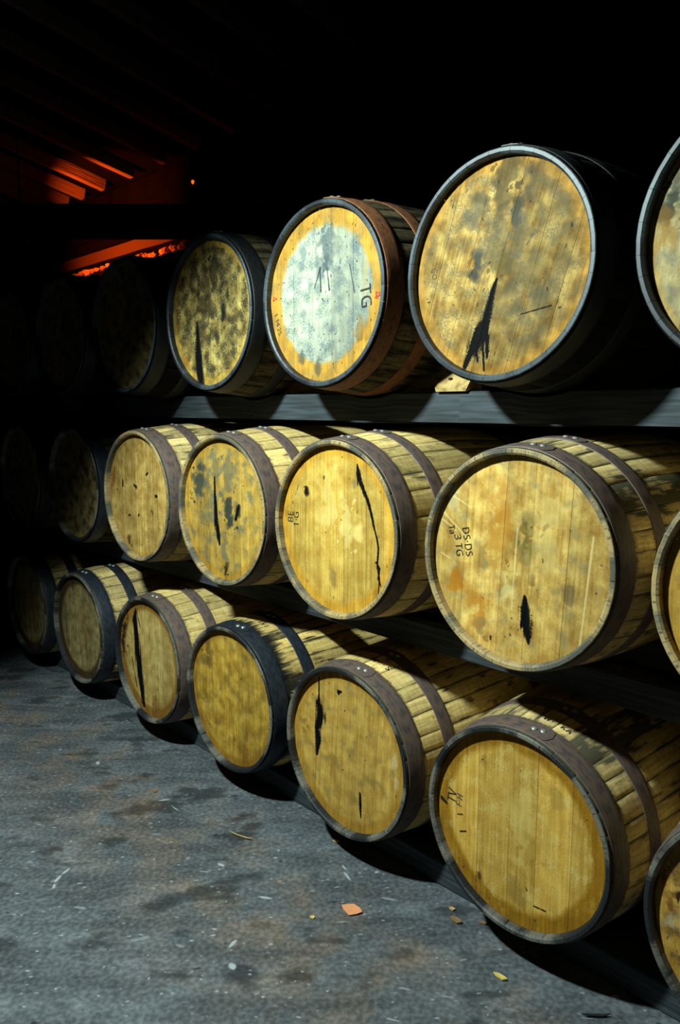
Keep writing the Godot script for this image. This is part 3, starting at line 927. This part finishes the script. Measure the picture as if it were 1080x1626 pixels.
func barrels():
	var slate := "rim_slate"
	var top := TIER.top
	var mid := TIER.middle
	var low := TIER.bottom
	var list := [
		# ---- top tier, from the camera outwards
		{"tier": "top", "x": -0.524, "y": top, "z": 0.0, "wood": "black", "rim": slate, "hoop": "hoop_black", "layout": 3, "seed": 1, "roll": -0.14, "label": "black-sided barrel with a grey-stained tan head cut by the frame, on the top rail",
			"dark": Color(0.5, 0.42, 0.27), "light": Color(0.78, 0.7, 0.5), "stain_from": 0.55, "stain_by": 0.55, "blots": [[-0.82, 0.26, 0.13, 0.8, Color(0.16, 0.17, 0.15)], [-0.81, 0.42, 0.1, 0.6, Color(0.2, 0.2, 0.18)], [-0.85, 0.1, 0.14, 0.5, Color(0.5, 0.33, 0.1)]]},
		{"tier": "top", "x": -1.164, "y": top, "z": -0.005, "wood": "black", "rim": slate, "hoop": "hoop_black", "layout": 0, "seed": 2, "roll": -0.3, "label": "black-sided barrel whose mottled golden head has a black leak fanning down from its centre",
			"head_tint": Color(0.82, 0.82, 0.82), "dark": Color(0.5, 0.36, 0.15), "light": Color(0.85, 0.7, 0.4), "stain": Color(0.38, 0.36, 0.3), "stain_from": 0.53, "stain_by": 0.6, "mottle": 0.45, "grit": 1.1, "ring": 0.86, "ring_color": Color(0.72, 0.5, 0.18), "ring_by": 0.6, "specks": 40,
			"blots": [[-0.24, 0.57, 0.2, 0.6], [0.19, 0.47, 0.1, 0.7, Color(0.2, 0.22, 0.24)], [0.0, 0.19, 0.3, 0.45], [0.23, 0.23, 0.2, 0.45], [-0.25, 0.05, 0.1, 0.7, Color(0.2, 0.22, 0.24)], [0.1, 0.86, 0.35, 0.6, Color(0.3, 0.26, 0.17)], [0.4, 0.74, 0.2, 0.45, Color(0.34, 0.28, 0.2)], [0.5, -0.35, 0.16, 0.35], [0.25, -0.2, 0.3, 0.3], [0.06, 0.0, 0.16, 0.4, Color(0.4, 0.3, 0.1)]],
			"marks": [[[0.0, -0.10, 0.012], [-0.04, -0.2, 0.03], [-0.08, -0.35, 0.045], [-0.12, -0.47, 0.055], [-0.18, -0.59, 0.085], [-0.26, -0.74, 0.075], [-0.36, -0.9, 0.03]], [[-0.11, -0.5, 0.03], [-0.09, -0.7, 0.025], [-0.09, -0.82, 0.012]], [[-0.15, -0.62, 0.015], [-0.12, -0.95, 0.008]], [[-0.24, -0.66, 0.02], [-0.2, -0.86, 0.008]], [[0.28, -0.45, 0.002], [0.6, -0.4, 0.004]]], "words": [["GO", -0.77, 0.04, 0.016, -90, "ink_faint"]]},
		{"tier": "top", "x": -1.799, "y": top, "z": -0.005, "wood": "grey", "rim": slate, "hoop": "hoop_rust", "layout": 1, "seed": 3, "label": "barrel with whitewashed head in a golden ring, stencilled TG, and a rusty hoop",
			"head_tint": Color(0.82, 0.82, 0.82), "dark": Color(0.62, 0.62, 0.54), "light": Color(0.84, 0.84, 0.73), "stain": Color(0.36, 0.42, 0.44), "stain_from": 0.52, "stain_by": 0.6, "mottle": 0.3, "grit": 1.0, "ring": 0.76, "ring_color": Color(0.78, 0.56, 0.2), "ring_by": 0.95, "specks": 70,
			"blots": [[0.03, 0.52, 0.24, 0.5, Color(0.25, 0.29, 0.32)], [0.02, 0.36, 0.1, 0.5, Color(0.25, 0.29, 0.32)], [-0.36, 0.45, 0.12, 0.45, Color(0.3, 0.36, 0.4)], [-0.1, -0.82, 0.1, 0.6, Color(0.3, 0.32, 0.32)], [-0.4, -0.68, 0.08, 0.6, Color(0.25, 0.3, 0.33)], [0.6, -0.45, 0.12, 0.5, Color(0.5, 0.32, 0.1)], [0.1, -0.5, 0.12, 0.4], [0.55, 0.5, 0.1, 0.4]],
			"marks": [[[-0.06, 0.3, 0.006], [-0.05, 0.05, 0.01]], [[0.06, 0.3, 0.006], [0.1, 0.05, 0.012]], [[0.44, 0.3, 0.004], [0.52, -0.02, 0.006]], [[-0.06, 0.32, 0.01], [-0.16, 0.1, 0.004]]], "mark_color": Color(0.22, 0.27, 0.3), "scratches": [[0.7, 0.3, 0.66, -0.1, 0.02]], "scratch_color": Color(0.8, 0.6, 0.25),
			"words": [["TG", 0.7, -0.08, 0.042, -84, "ink"], ["1 14 25", -0.86, -0.27, 0.017, -72, "ink"], ["4", 0.89, -0.08, 0.03, -70, "ink_red"], ["4", -0.925, 0.05, 0.024, -80, "ink_red"]]},
		{"tier": "top", "x": -2.42, "y": top, "z": -0.012, "wood": "grey", "rim": slate, "hoop": "hoop_black", "layout": 2, "seed": 4, "label": "top-rail barrel with a sooty brown head and a broad black leak low down",
			"dark": Color(0.36, 0.28, 0.13), "light": Color(0.72, 0.63, 0.36), "stain": Color(0.12, 0.11, 0.09), "stain_from": 0.47, "stain_by": 0.75, "ring": 0.84, "ring_color": Color(0.66, 0.5, 0.18), "ring_by": 0.6, "specks": 40, "mottle": 0.4, "grit": 0.9,
			"blots": [[0.3, 0.05, 0.07, 0.85, Color(0.06, 0.07, 0.08)], [0.3, -0.08, 0.06, 0.85, Color(0.06, 0.07, 0.08)], [-0.3, 0.35, 0.1, 0.6, Color(0.08, 0.08, 0.07)], [0.1, 0.6, 0.25, 0.5, Color(0.1, 0.09, 0.07)], [-0.1, 0.2, 0.4, 0.5, Color(0.14, 0.12, 0.08)], [0.42, 0.25, 0.06, 0.7, Color(0.07, 0.07, 0.07)], [0.15, -0.36, 0.07, 0.5, Color(0.1, 0.11, 0.12)], [-0.66, -0.62, 0.08, 0.6, Color(0.6, 0.35, 0.1)]],
			"marks": [[[-0.34, -0.10, 0.014], [-0.35, -0.36, 0.055], [-0.33, -0.63, 0.1], [-0.30, -0.82, 0.1], [-0.27, -0.97, 0.085]]], "words": [["BGS", -0.85, 0.02, 0.024, -90, "ink"]]},
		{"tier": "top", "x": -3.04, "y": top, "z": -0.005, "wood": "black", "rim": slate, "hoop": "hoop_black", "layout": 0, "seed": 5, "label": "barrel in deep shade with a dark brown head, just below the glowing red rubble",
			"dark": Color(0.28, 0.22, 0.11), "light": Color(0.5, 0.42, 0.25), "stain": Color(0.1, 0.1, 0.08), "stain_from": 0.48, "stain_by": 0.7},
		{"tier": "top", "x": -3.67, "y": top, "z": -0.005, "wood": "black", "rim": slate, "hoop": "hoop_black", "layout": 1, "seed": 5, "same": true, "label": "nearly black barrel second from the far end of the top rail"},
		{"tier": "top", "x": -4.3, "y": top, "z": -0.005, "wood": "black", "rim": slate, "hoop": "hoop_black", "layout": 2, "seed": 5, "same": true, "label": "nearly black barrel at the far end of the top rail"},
		# ---- middle tier
		{"tier": "middle", "x": -0.45, "y": mid, "z": 0.0, "wood": "worn", "rim": "rim_tan", "hoop": "hoop_brown", "layout": 2, "seed": 6, "label": "barrel with a plain golden head cut by the frame, on the middle rail",
			"dark": Color(0.6, 0.42, 0.16), "light": Color(0.82, 0.65, 0.3), "stain_from": 0.72},
		{"tier": "middle", "x": -1.071, "y": mid, "z": 0.015, "wood": "worn", "rim": "rim_tan", "hoop": "hoop_brown", "layout": 3, "seed": 7, "roll": -0.05, "rivet": 82.0, "turn": 0.5, "label": "large golden barrel head with a short low black gash and rows of letters",
			"dark": Color(0.6, 0.43, 0.18), "light": Color(0.87, 0.72, 0.4), "stain": Color(0.4, 0.38, 0.3), "stain_from": 0.6, "stain_by": 0.45, "ring": 0.93, "ring_color": Color(0.62, 0.48, 0.25), "ring_by": 0.4, "mottle": 0.4,
			"blots": [[0.12, 0.22, 0.2, 0.6, Color(0.3, 0.24, 0.1)], [-0.69, -0.33, 0.12, 0.75, Color(0.66, 0.4, 0.08)], [-0.65, -0.22, 0.1, 0.4, Color(0.62, 0.38, 0.1)], [-0.17, 0.25, 0.22, 0.6, Color(0.66, 0.44, 0.14)], [-0.2, 0.5, 0.2, 0.5, Color(0.68, 0.45, 0.16)], [-0.39, -0.62, 0.14, 0.7, Color(0.7, 0.44, 0.12)], [-0.55, -0.42, 0.09, 0.35, Color(0.7, 0.45, 0.15)], [-0.38, -0.05, 0.1, 0.4, Color(0.45, 0.36, 0.2)], [-0.38, -0.75, 0.1, 0.4], [0.58, -0.25, 0.08, 0.5, Color(0.3, 0.26, 0.2)], [0.2, -0.18, 0.05, 0.5, Color(0.35, 0.25, 0.1)], [-0.26, -0.83, 0.025, 0.9, Color(0.06, 0.05, 0.05)], [-0.75, 0.6, 0.14, 0.5, Color(0.82, 0.76, 0.58)], [-0.1, -0.3, 0.12, 0.5, Color(0.84, 0.76, 0.52)], [0.3, 0.3, 0.3, 0.4, Color(0.84, 0.74, 0.46)]],
			"marks": [[[0.12, -0.34, 0.012], [0.13, -0.47, 0.06], [0.15, -0.6, 0.065], [0.17, -0.71, 0.04], [0.18, -0.79, 0.01]], [[0.12, -0.42, 0.01], [0.11, -0.62, 0.04]]],
			"scratches": [[0.78, 0.35, 0.74, -0.75, 0.014], [-0.95, 0.36, -0.6, 0.12, 0.014], [-0.93, 0.26, -0.72, 0.16, 0.01], [-0.9, -0.1, -0.78, -0.14, 0.01], [-0.82, 0.52, -0.55, 0.42, 0.012], [0.0, 0.3, 0.0, -0.5, 0.01]],
			"words": [["DS·DS", -0.57, 0.1, 0.022, -78, "ink"], ["3 TG", -0.68, 0.05, 0.022, -80, "ink"], ["Ta", -0.77, 0.2, 0.018, -80, "ink"]]},
		{"tier": "middle", "x": -1.716, "y": mid, "z": 0.018, "wood": "gold", "rim": "rim_tan", "hoop": "hoop_brown", "layout": 1, "seed": 8, "rivet": 86.0, "turn": 1.6, "label": "bright yellow barrel head with a long thin black crack curving down its right side",
			"dark": Color(0.66, 0.47, 0.16), "light": Color(0.9, 0.75, 0.38), "stain_from": 0.74, "stain_by": 0.3, "ring": 0.84, "ring_color": Color(0.72, 0.5, 0.13), "ring_by": 0.6, "specks": 18,
			"blots": [[-0.15, 0.3, 0.3, 0.4, Color(0.88, 0.79, 0.5)], [0.18, 0.1, 0.22, 0.55, Color(0.9, 0.8, 0.52)], [0.4, 0.0, 0.08, 0.5, Color(0.94, 0.82, 0.5)], [-0.54, 0.43, 0.05, 0.95, Color(0.07, 0.05, 0.04)], [-0.22, 0.6, 0.02, 0.7, Color(0.2, 0.13, 0.06)], [-0.05, -0.6, 0.08, 0.45, Color(0.42, 0.34, 0.2)], [-0.65, 0.78, 0.1, 0.5, Color(0.45, 0.3, 0.06)], [0.3, 0.55, 0.04, 0.4], [0.65, -0.7, 0.1, 0.5, Color(0.5, 0.33, 0.1)], [-0.72, -0.55, 0.1, 0.4, Color(0.6, 0.42, 0.12)]],
			"marks": [[[0.35, 0.79, 0.008], [0.37, 0.69, 0.04], [0.42, 0.57, 0.03], [0.51, 0.41, 0.03], [0.58, 0.25, 0.018], [0.63, 0.09, 0.015], [0.67, -0.03, 0.012], [0.70, -0.14, 0.01], [0.68, -0.31, 0.014], [0.72, -0.5, 0.012], [0.70, -0.7, 0.006]], [[0.66, -0.3, 0.012], [0.72, -0.36, 0.01], [0.7, -0.48, 0.014], [0.74, -0.56, 0.008]], [[0.36, 0.7, 0.02], [0.36, 0.55, 0.004]]],
			"words": [["BE", -0.84, 0.07, 0.026, 90, "ink"], ["1·G", -0.73, 0.05, 0.026, 90, "ink"], ["·· —", -0.72, 0.42, 0.016, 70, "ink_faint"]]},
		{"tier": "middle", "x": -2.33, "y": mid, "z": 0.01, "wood": "gold", "rim": "rim_tan", "hoop": "hoop_brown", "layout": 0, "seed": 9, "rivet": 84.0, "turn": 2.7, "label": "barrel with blue-grey blotches and a vertical black split mid-head",
			"dark": Color(0.55, 0.4, 0.15), "light": Color(0.82, 0.67, 0.32), "stain": Color(0.36, 0.36, 0.32), "stain_from": 0.56, "stain_by": 0.7, "ring": 0.86, "ring_color": Color(0.64, 0.45, 0.12), "ring_by": 0.6,
			"blots": [[-0.6, 0.42, 0.22, 0.75, Color(0.16, 0.19, 0.2)], [0.13, 0.0, 0.2, 0.8, Color(0.14, 0.17, 0.19)], [-0.35, 0.38, 0.14, 0.6], [-0.27, -0.05, 0.2, 0.6], [0.02, -0.56, 0.12, 0.6], [0.36, 0.03, 0.06, 0.8, Color(0.1, 0.1, 0.1)], [0.15, 0.5, 0.25, 0.55], [0.04, -0.9, 0.1, 0.8, Color(0.12, 0.09, 0.05)], [-0.2, 0.6, 0.2, 0.5]],
			"marks": [[[-0.20, 0.45, 0.015], [-0.20, 0.22, 0.028], [-0.18, -0.01, 0.045], [-0.17, -0.20, 0.06], [-0.13, -0.39, 0.06], [-0.10, -0.5, 0.02]], [[0.3, -0.1, 0.03], [0.38, 0.1, 0.015]]], "words": [["E·C", -0.8, 0.15, 0.02, 90, "ink_faint"]]},
		{"tier": "middle", "x": -2.954, "y": mid, "z": 0.008, "wood": "worn", "rim": "rim_tan", "hoop": "hoop_brown", "layout": 2, "seed": 10, "turn": 3.9, "label": "barrel with a clean golden striped head scattered with small dark nicks",
			"dark": Color(0.54, 0.38, 0.16), "light": Color(0.88, 0.74, 0.42), "stain": Color(0.48, 0.3, 0.1), "stain_from": 0.64, "stain_by": 0.4, "ring": 0.92, "specks": 26,
			"blots": [[-0.85, 0.25, 0.14, 0.6, Color(0.42, 0.2, 0.07)], [-0.37, -0.79, 0.08, 0.7, Color(0.2, 0.12, 0.06)], [0.0, 0.85, 0.2, 0.4, Color(0.4, 0.25, 0.1)]],
			"marks": [[[-0.53, 0.22, 0.02], [-0.53, 0.13, 0.03]], [[-0.15, 0.17, 0.02], [-0.08, 0.14, 0.03]], [[0.26, 0.36, 0.02], [0.31, 0.39, 0.02]], [[0.54, 0.04, 0.025], [0.58, 0.04, 0.02]], [[-0.36, -0.35, 0.02], [-0.32, -0.35, 0.02]], [[-0.03, -0.33, 0.02], [-0.01, -0.31, 0.02]], [[0.4, -0.2, 0.01], [0.44, -0.26, 0.01]]], "mark_color": Color(0.1, 0.08, 0.06)},
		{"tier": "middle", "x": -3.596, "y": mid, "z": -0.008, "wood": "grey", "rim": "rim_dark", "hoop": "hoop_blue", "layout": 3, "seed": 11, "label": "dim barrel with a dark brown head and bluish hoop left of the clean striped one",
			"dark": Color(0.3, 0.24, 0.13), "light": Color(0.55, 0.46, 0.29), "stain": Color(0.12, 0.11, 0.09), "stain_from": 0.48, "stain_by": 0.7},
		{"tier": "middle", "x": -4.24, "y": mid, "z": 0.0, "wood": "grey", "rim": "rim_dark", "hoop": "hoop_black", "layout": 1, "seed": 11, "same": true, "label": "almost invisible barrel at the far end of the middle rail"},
		# ---- bottom tier
		{"tier": "bottom", "x": -0.427, "y": low, "z": 0.0, "wood": "worn", "rim": "rim_dark", "hoop": "hoop_brown", "layout": 0, "seed": 12, "label": "barrel with a knotty blotched head cut by the frame, on the floor rail",
			"dark": Color(0.52, 0.36, 0.12), "light": Color(0.82, 0.66, 0.34), "stain": Color(0.3, 0.22, 0.15), "stain_from": 0.52, "stain_by": 0.7,
			"blots": [[-0.8, 0.08, 0.07, 0.9, Color(0.14, 0.07, 0.04)], [-0.93, 0.25, 0.07, 0.7, Color(0.4, 0.2, 0.06)], [-0.86, 0.0, 0.07, 0.6, Color(0.4, 0.22, 0.08)], [-0.85, -0.15, 0.08, 0.6, Color(0.66, 0.62, 0.55)], [-0.75, 0.35, 0.1, 0.5, Color(0.25, 0.2, 0.15)]]},
		{"tier": "bottom", "x": -1.056, "y": low, "z": -0.004, "wood": "worn", "rim": "rim_dark", "hoop": "hoop_brown", "layout": 2, "seed": 13, "rivet": 81.0, "turn": 0.9, "label": "plain honey-coloured barrel head with a darker wet ring and small letters TV",
			"dark": Color(0.64, 0.46, 0.17), "light": Color(0.86, 0.69, 0.34), "stain": Color(0.82, 0.74, 0.48), "stain_from": 0.62, "stain_by": 0.5, "ring": 0.8, "ring_color": Color(0.52, 0.35, 0.07), "ring_by": 0.85, "mottle": 0.2, "specks": 8,
			"blots": [[0.1, 0.1, 0.35, 0.4, Color(0.84, 0.73, 0.44)], [-0.42, -0.68, 0.035, 0.7, Color(0.2, 0.12, 0.05)], [-0.42, -0.6, 0.05, 0.4, Color(0.35, 0.22, 0.06)], [0.05, -0.6, 0.14, 0.4, Color(0.5, 0.4, 0.18)], [-0.4, 0.62, 0.05, 0.35, Color(0.4, 0.3, 0.12)], [0.2, -0.15, 0.14, 0.35, Color(0.56, 0.38, 0.1)], [0.45, 0.5, 0.1, 0.35, Color(0.5, 0.38, 0.14)]],
			"marks": [[[0.25, -0.7, 0.008], [0.38, -0.69, 0.008]], [[-0.72, -0.12, 0.006], [-0.66, -0.1, 0.006]], [[-0.68, -0.3, 0.008], [-0.61, -0.27, 0.008]], [[-0.94, -0.02, 0.02], [-0.88, -0.05, 0.02]]], "mark_color": Color(0.16, 0.12, 0.06),
			"words": [["TV", -0.8, 0.06, 0.028, 84, "ink"], ["F·H", -0.7, 0.05, 0.02, 84, "ink_faint"]], "body_words": [["W··KA", 76.0, -0.105, 0.017]]},
		{"tier": "bottom", "x": -1.688, "y": low, "z": -0.003, "wood": "gold", "rim": "rim_dark", "hoop": "hoop_brown", "layout": 1, "seed": 14, "roll": -0.06, "rivet": 80.0, "turn": 3.3, "label": "golden barrel head with a jagged black hole-like gash high on its left",
			"dark": Color(0.58, 0.42, 0.16), "light": Color(0.83, 0.67, 0.34), "stain": Color(0.4, 0.36, 0.24), "stain_from": 0.62, "stain_by": 0.5, "ring": 0.84, "ring_color": Color(0.58, 0.4, 0.12), "ring_by": 0.6,
			"blots": [[0.8, 0.16, 0.07, 0.6, Color(0.75, 0.7, 0.58)], [0.82, -0.1, 0.06, 0.5, Color(0.75, 0.7, 0.58)], [-0.23, -0.28, 0.12, 0.5, Color(0.55, 0.4, 0.16)], [-0.5, 0.4, 0.14, 0.45, Color(0.4, 0.26, 0.1)], [-0.8, 0.1, 0.1, 0.45, Color(0.42, 0.3, 0.12)]],
			"marks": [[[-0.51, 0.82, 0.008], [-0.51, 0.59, 0.012], [-0.52, 0.47, 0.05], [-0.48, 0.32, 0.09], [-0.54, 0.14, 0.05], [-0.52, -0.02, 0.05], [-0.55, -0.22, 0.02]], [[0.24, -0.45, 0.012], [0.25, -0.6, 0.03], [0.26, -0.76, 0.01]], [[-0.15, 0.72, 0.03], [-0.1, 0.74, 0.01]]], "body_words": [["W··S", 76.0, -0.115, 0.022]]},
		{"tier": "bottom", "x": -2.317, "y": low, "z": -0.002, "wood": "fringed", "rim": "rim_dark", "hoop": "hoop_blue", "layout": 3, "seed": 15, "rivet": 82.0, "turn": 0.2, "label": "yellow-brown barrel head without marks, black paint dripping back from its front hoop",
			"dark": Color(0.52, 0.37, 0.11), "light": Color(0.8, 0.64, 0.27), "stain": Color(0.38, 0.32, 0.18), "stain_from": 0.6, "stain_by": 0.5, "ring": 0.86, "ring_color": Color(0.5, 0.33, 0.08), "ring_by": 0.6, "mottle": 0.35,
			"blots": [[-0.6, 0.6, 0.2, 0.5, Color(0.3, 0.22, 0.12)], [0.06, -0.57, 0.06, 0.5, Color(0.24, 0.2, 0.1)], [0.35, -0.78, 0.2, 0.4, Color(0.45, 0.27, 0.07)]], "body_words": [["IVI", 74.0, -0.125, 0.02]]},
		{"tier": "bottom", "x": -2.932, "y": low, "z": -0.006, "wood": "gold", "rim": "rim_dark", "hoop": "hoop_brown", "layout": 0, "seed": 16, "turn": 4.4, "label": "barrel with a tall spindle-shaped black crack down its whole head",
			"dark": Color(0.5, 0.38, 0.17), "light": Color(0.8, 0.68, 0.42), "stain": Color(0.46, 0.32, 0.12), "stain_from": 0.66, "stain_by": 0.4, "ring": 0.8, "ring_color": Color(0.46, 0.3, 0.1), "ring_by": 0.8,
			"blots": [[-0.88, 0.3, 0.14, 0.85, Color(0.1, 0.08, 0.06)], [-0.88, 0.0, 0.12, 0.7, Color(0.12, 0.1, 0.07)], [0.2, -0.75, 0.2, 0.5, Color(0.42, 0.26, 0.08)], [0.25, 0.1, 0.4, 0.3, Color(0.8, 0.7, 0.46)], [-0.7, 0.6, 0.1, 0.6, Color(0.2, 0.12, 0.06)]],
			"marks": [[[-0.41, 0.8, 0.01], [-0.46, 0.58, 0.09], [-0.41, 0.3, 0.09], [-0.39, 0.0, 0.11], [-0.34, -0.3, 0.11], [-0.28, -0.57, 0.09], [-0.22, -0.88, 0.03]], [[-0.4, 0.78, 0.008], [-0.28, 0.5, 0.012]], [[-0.42, -0.1, 0.012], [-0.36, -0.5, 0.02], [-0.28, -0.85, 0.012]], [[-0.6, -0.1, 0.008], [-0.45, -0.6, 0.01]]]},
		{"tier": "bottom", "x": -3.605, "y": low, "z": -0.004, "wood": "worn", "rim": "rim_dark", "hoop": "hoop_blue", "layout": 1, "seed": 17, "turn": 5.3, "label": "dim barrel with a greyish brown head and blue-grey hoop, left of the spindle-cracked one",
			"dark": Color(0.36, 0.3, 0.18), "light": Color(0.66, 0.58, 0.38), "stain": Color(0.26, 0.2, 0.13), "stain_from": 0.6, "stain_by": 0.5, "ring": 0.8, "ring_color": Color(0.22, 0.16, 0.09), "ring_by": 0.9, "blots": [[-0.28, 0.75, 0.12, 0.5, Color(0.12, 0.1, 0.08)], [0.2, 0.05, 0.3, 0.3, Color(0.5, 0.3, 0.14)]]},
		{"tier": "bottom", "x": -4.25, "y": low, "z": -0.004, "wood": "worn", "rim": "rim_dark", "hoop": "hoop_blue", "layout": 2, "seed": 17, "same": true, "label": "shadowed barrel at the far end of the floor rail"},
	]
	var last: Texture2D
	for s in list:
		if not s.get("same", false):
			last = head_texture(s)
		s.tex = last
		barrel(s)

func floodlight(at: Vector3, axis: Vector3):
	var lamp := thing("floodlight", "hanging enamel floodlight over the aisle, out of the picture", "lamp", at)
	var b := Basis.looking_at(axis, Vector3(0, 0, -1))
	# a deep reflector behind the light: open mouth towards the beam (local -z)
	var shade := part("shade", lathe([Vector2(0.15, 0.02), Vector2(0.152, 0.02), Vector2(0.14, 0.07), Vector2(0.09, 0.13), Vector2(0.04, 0.16), Vector2(0.04, 0.2), Vector2(0.0, 0.2)], 32), mat(Color(0.08, 0.1, 0.09), 0.4, 0.0, "dark_enamel"), lamp)
	shade.basis = b
	var lens := mat(Color(0.9, 0.95, 0.92), 0.4, 0.0, "glowing_lens")
	lens.emission_enabled = true
	lens.emission = Color(0.93, 1.0, 0.97)
	lens.emission_energy_multiplier = 1.0
	var l := part("lens", lathe([Vector2(0.0, 0.1), Vector2(0.09, 0.1), Vector2(0.1, 0.105), Vector2(0.0, 0.11)], 32), lens, lamp)
	l.basis = b
	var c := CylinderMesh.new()
	var h := roof_y(at.z) - at.y - 0.1
	c.top_radius = 0.008
	c.bottom_radius = 0.008
	c.height = h
	c.radial_segments = 10
	part("hanging_rod", c, M.iron, lamp, -axis * 0.19 + Vector3(0, h / 2, 0))

func amber_corner():
	# amber work lamps by the back wall
	var glow := mat(Color(1.0, 0.5, 0.2), 0.4, 0.0, "amber_bulb_glass")
	glow.emission_enabled = true
	glow.emission = Color(1.0, 0.38, 0.1)
	glow.emission_energy_multiplier = 1.5
	var spots := [[Vector3(-6.7, 2.87, -1.05), 4.6, "amber work lamp hidden behind the diagonal tie beam"], [Vector3(-5.18, 3.14, -1.75), 0.004, "tiny amber bulb showing as one orange point above the top barrels"]]
	for s in spots:
		var at: Vector3 = s[0]
		var lamp := thing("amber_lamp", s[2], "lamp", at)
		var r := 0.028 if s[1] > 0.3 else 0.012
		part("bulb", lathe([Vector2(0.0, -r), Vector2(r * 0.7, -r * 0.75), Vector2(r, 0.0), Vector2(r * 0.75, r * 0.7), Vector2(r * 0.4, r * 1.4), Vector2(0.0, r * 1.5)], 20), glow, lamp).rotation.x = PI / 2
		var c := CylinderMesh.new()
		c.top_radius = 0.004
		c.bottom_radius = r * 0.45
		c.height = roof_y(at.z) - at.y - r + 0.09
		c.radial_segments = 8
		part("flex", c, M.iron, lamp, Vector3(0, c.height / 2 + r * 1.3, 0))
		var o: Light3D
		if s[1] > 0.3:
			o = SpotLight3D.new()
			o.basis = Basis.looking_at(Vector3(-0.1, 0.17, -1.0).normalized())
			o.spot_angle = 52.0
			o.spot_angle_attenuation = 0.5
			o.spot_range = 12.0
			o.spot_attenuation = 2.0
			var hood := part("hood", lathe([Vector2(0.09, -0.03), Vector2(0.092, -0.03), Vector2(0.08, 0.03), Vector2(0.05, 0.06), Vector2(0.0, 0.065)], 24), M.iron, lamp)
			hood.basis = o.basis
		else:
			o = OmniLight3D.new()
			o.omni_range = 12.0
			o.omni_attenuation = 2.0
		o.name = "amber_glow"
		o.position = at
		o.light_color = Color(1.0, 0.36, 0.09)
		o.light_energy = s[1]
		o.light_size = 0.02
		o.shadow_enabled = true
		add_child(o, true)
	# the dark brace that crosses the corner under the roof
	var a := Vector3(-8.13, 2.53, 3.4)
	var b := Vector3(-2.99, 2.53, -2.06)
	var br := solo("tie_beam", timber(Vector3(a.distance_to(b), 0.175, 0.12), 0.006, 0.003), M.boards, "black diagonal tie beam crossing in front of the red-lit corner under the roof", "beam", (a + b) / 2)
	br.basis = Basis(Quaternion(Vector3.RIGHT, (b - a).normalized()))
	# a black beam in front of the rubble hides the wall below it
	solo("wall_beam", timber(Vector3(8.5, 0.15, 0.1), 0.006, 0.003), M.boards, "black beam along the lower edge of the glowing rubble band", "beam", Vector3(-5.3, 2.64, -1.9))
	for x in [-9.2, -1.2]:
		solo("beam_post", timber(Vector3(0.1, 2.565, 0.1), 0.006, 0.003), M.boards, "dark post holding up the %s end of the black beam before the back wall" % ["far" if x < -5 else "near"], "post", Vector3(x, 1.2825, -1.9), "posts under the wall beam")

func scrap(pts: Array, h: float, curl: float) -> ArrayMesh:    # a thin, slightly curled flake with a real edge
	var st := begin()
	var n := pts.size()
	var mid := Vector2.ZERO
	for p in pts:
		mid += p / n
	var up := func(p: Vector2) -> Vector3: return Vector3(p.x, h + absf(p.x - mid.x) * curl + p.length() * curl * 0.4, p.y)
	for k in n:
		st.set_uv(Vector2.ZERO)
		var a: Vector3 = up.call(pts[k])
		var b: Vector3 = up.call(pts[(k + 1) % n])
		var m: Vector3 = up.call(mid)
		var d := Vector3(0, h * 0.9, 0)
		for v in [m, b, a]:
			st.add_vertex(v)
		for v in [m - d, a - d, b - d]:
			st.add_vertex(v)
		quad(st, b, b - d, a - d, a)
	return done(st)

func litter():
	rng.seed = 90
	var paper := mat(Color(0.86, 0.56, 0.38), 0.9, 0.0, "brown_paper")
	solo("paper_scrap", scrap([Vector2(-0.03, 0.012), Vector2(-0.012, -0.02), Vector2(0.014, -0.022), Vector2(0.034, -0.01), Vector2(0.03, 0.004), Vector2(0.016, 0.026), Vector2(-0.014, 0.02)], 0.002, 0.12), paper, "torn scrap of orange-brown paper lying on the concrete", "paper scrap", Vector3(-1.5, 0.0, 0.132))
	var chip_mats := [mat(Color(0.72, 0.58, 0.36), 0.85, 0.0, "pale_wood_chip"), mat(Color(0.5, 0.38, 0.24), 0.85, 0.0, "brown_wood_chip"), mat(Color(0.8, 0.7, 0.36), 0.85, 0.0, "yellow_wood_chip"), mat(Color(0.03, 0.03, 0.03), 0.8, 0.0, "charred_twig")]
	var chips := [
		[-1.26, -0.052, 0.02, 0.011, 1, "crumpled brown wood chip on the floor in front of the honey-coloured barrel"],
		[-1.3, -0.085, 0.01, 0.007, 0, "small pale chip on the floor beside the crumpled brown one"],
		[-1.042, 0.041, 0.02, 0.008, 2, "flat yellow wood chip on the concrete near the bottom right barrels"],
		[-2.035, 0.14, 0.05, 0.003, 0, "long thin pale splinter on the concrete"],
		[-1.794, -0.08, 0.012, 0.008, 2, "yellow crumb at the shadow edge under the gashed barrel"],
		[-2.522, 0.192, 0.014, 0.008, 1, "tan chip out on the bare grey concrete, far from the barrels"],
		[-0.808, -0.02, 0.035, 0.004, 3, "short black twig lying near the lower right shadow"],
		[-1.2, -0.1, 0.014, 0.006, 1, "dull brown crumb at the shadow edge under the honey-coloured barrel"],
		[-1.55, 0.24, 0.008, 0.006, 2, "tiny yellow chip in front of the paper scrap"],
	]
	for c in chips:
		var l: float = c[2]
		var w: float = c[3]
		var o := solo("wood_chip" if c[4] != 3 else "black_twig", scrap([Vector2(-l, 0), Vector2(-l * 0.4, -w), Vector2(l * 0.5, -w * 0.8), Vector2(l, -w * 0.1), Vector2(l * 0.5, w), Vector2(-l * 0.5, w * 0.7)], minf(0.004, w * 0.7), 0.15), chip_mats[c[4]], c[5], "wood chip" if c[4] != 3 else "twig", Vector3(c[0], 0.0, c[1]))
		o.rotation.y = rng.randf_range(-0.6, 0.6) + 0.5
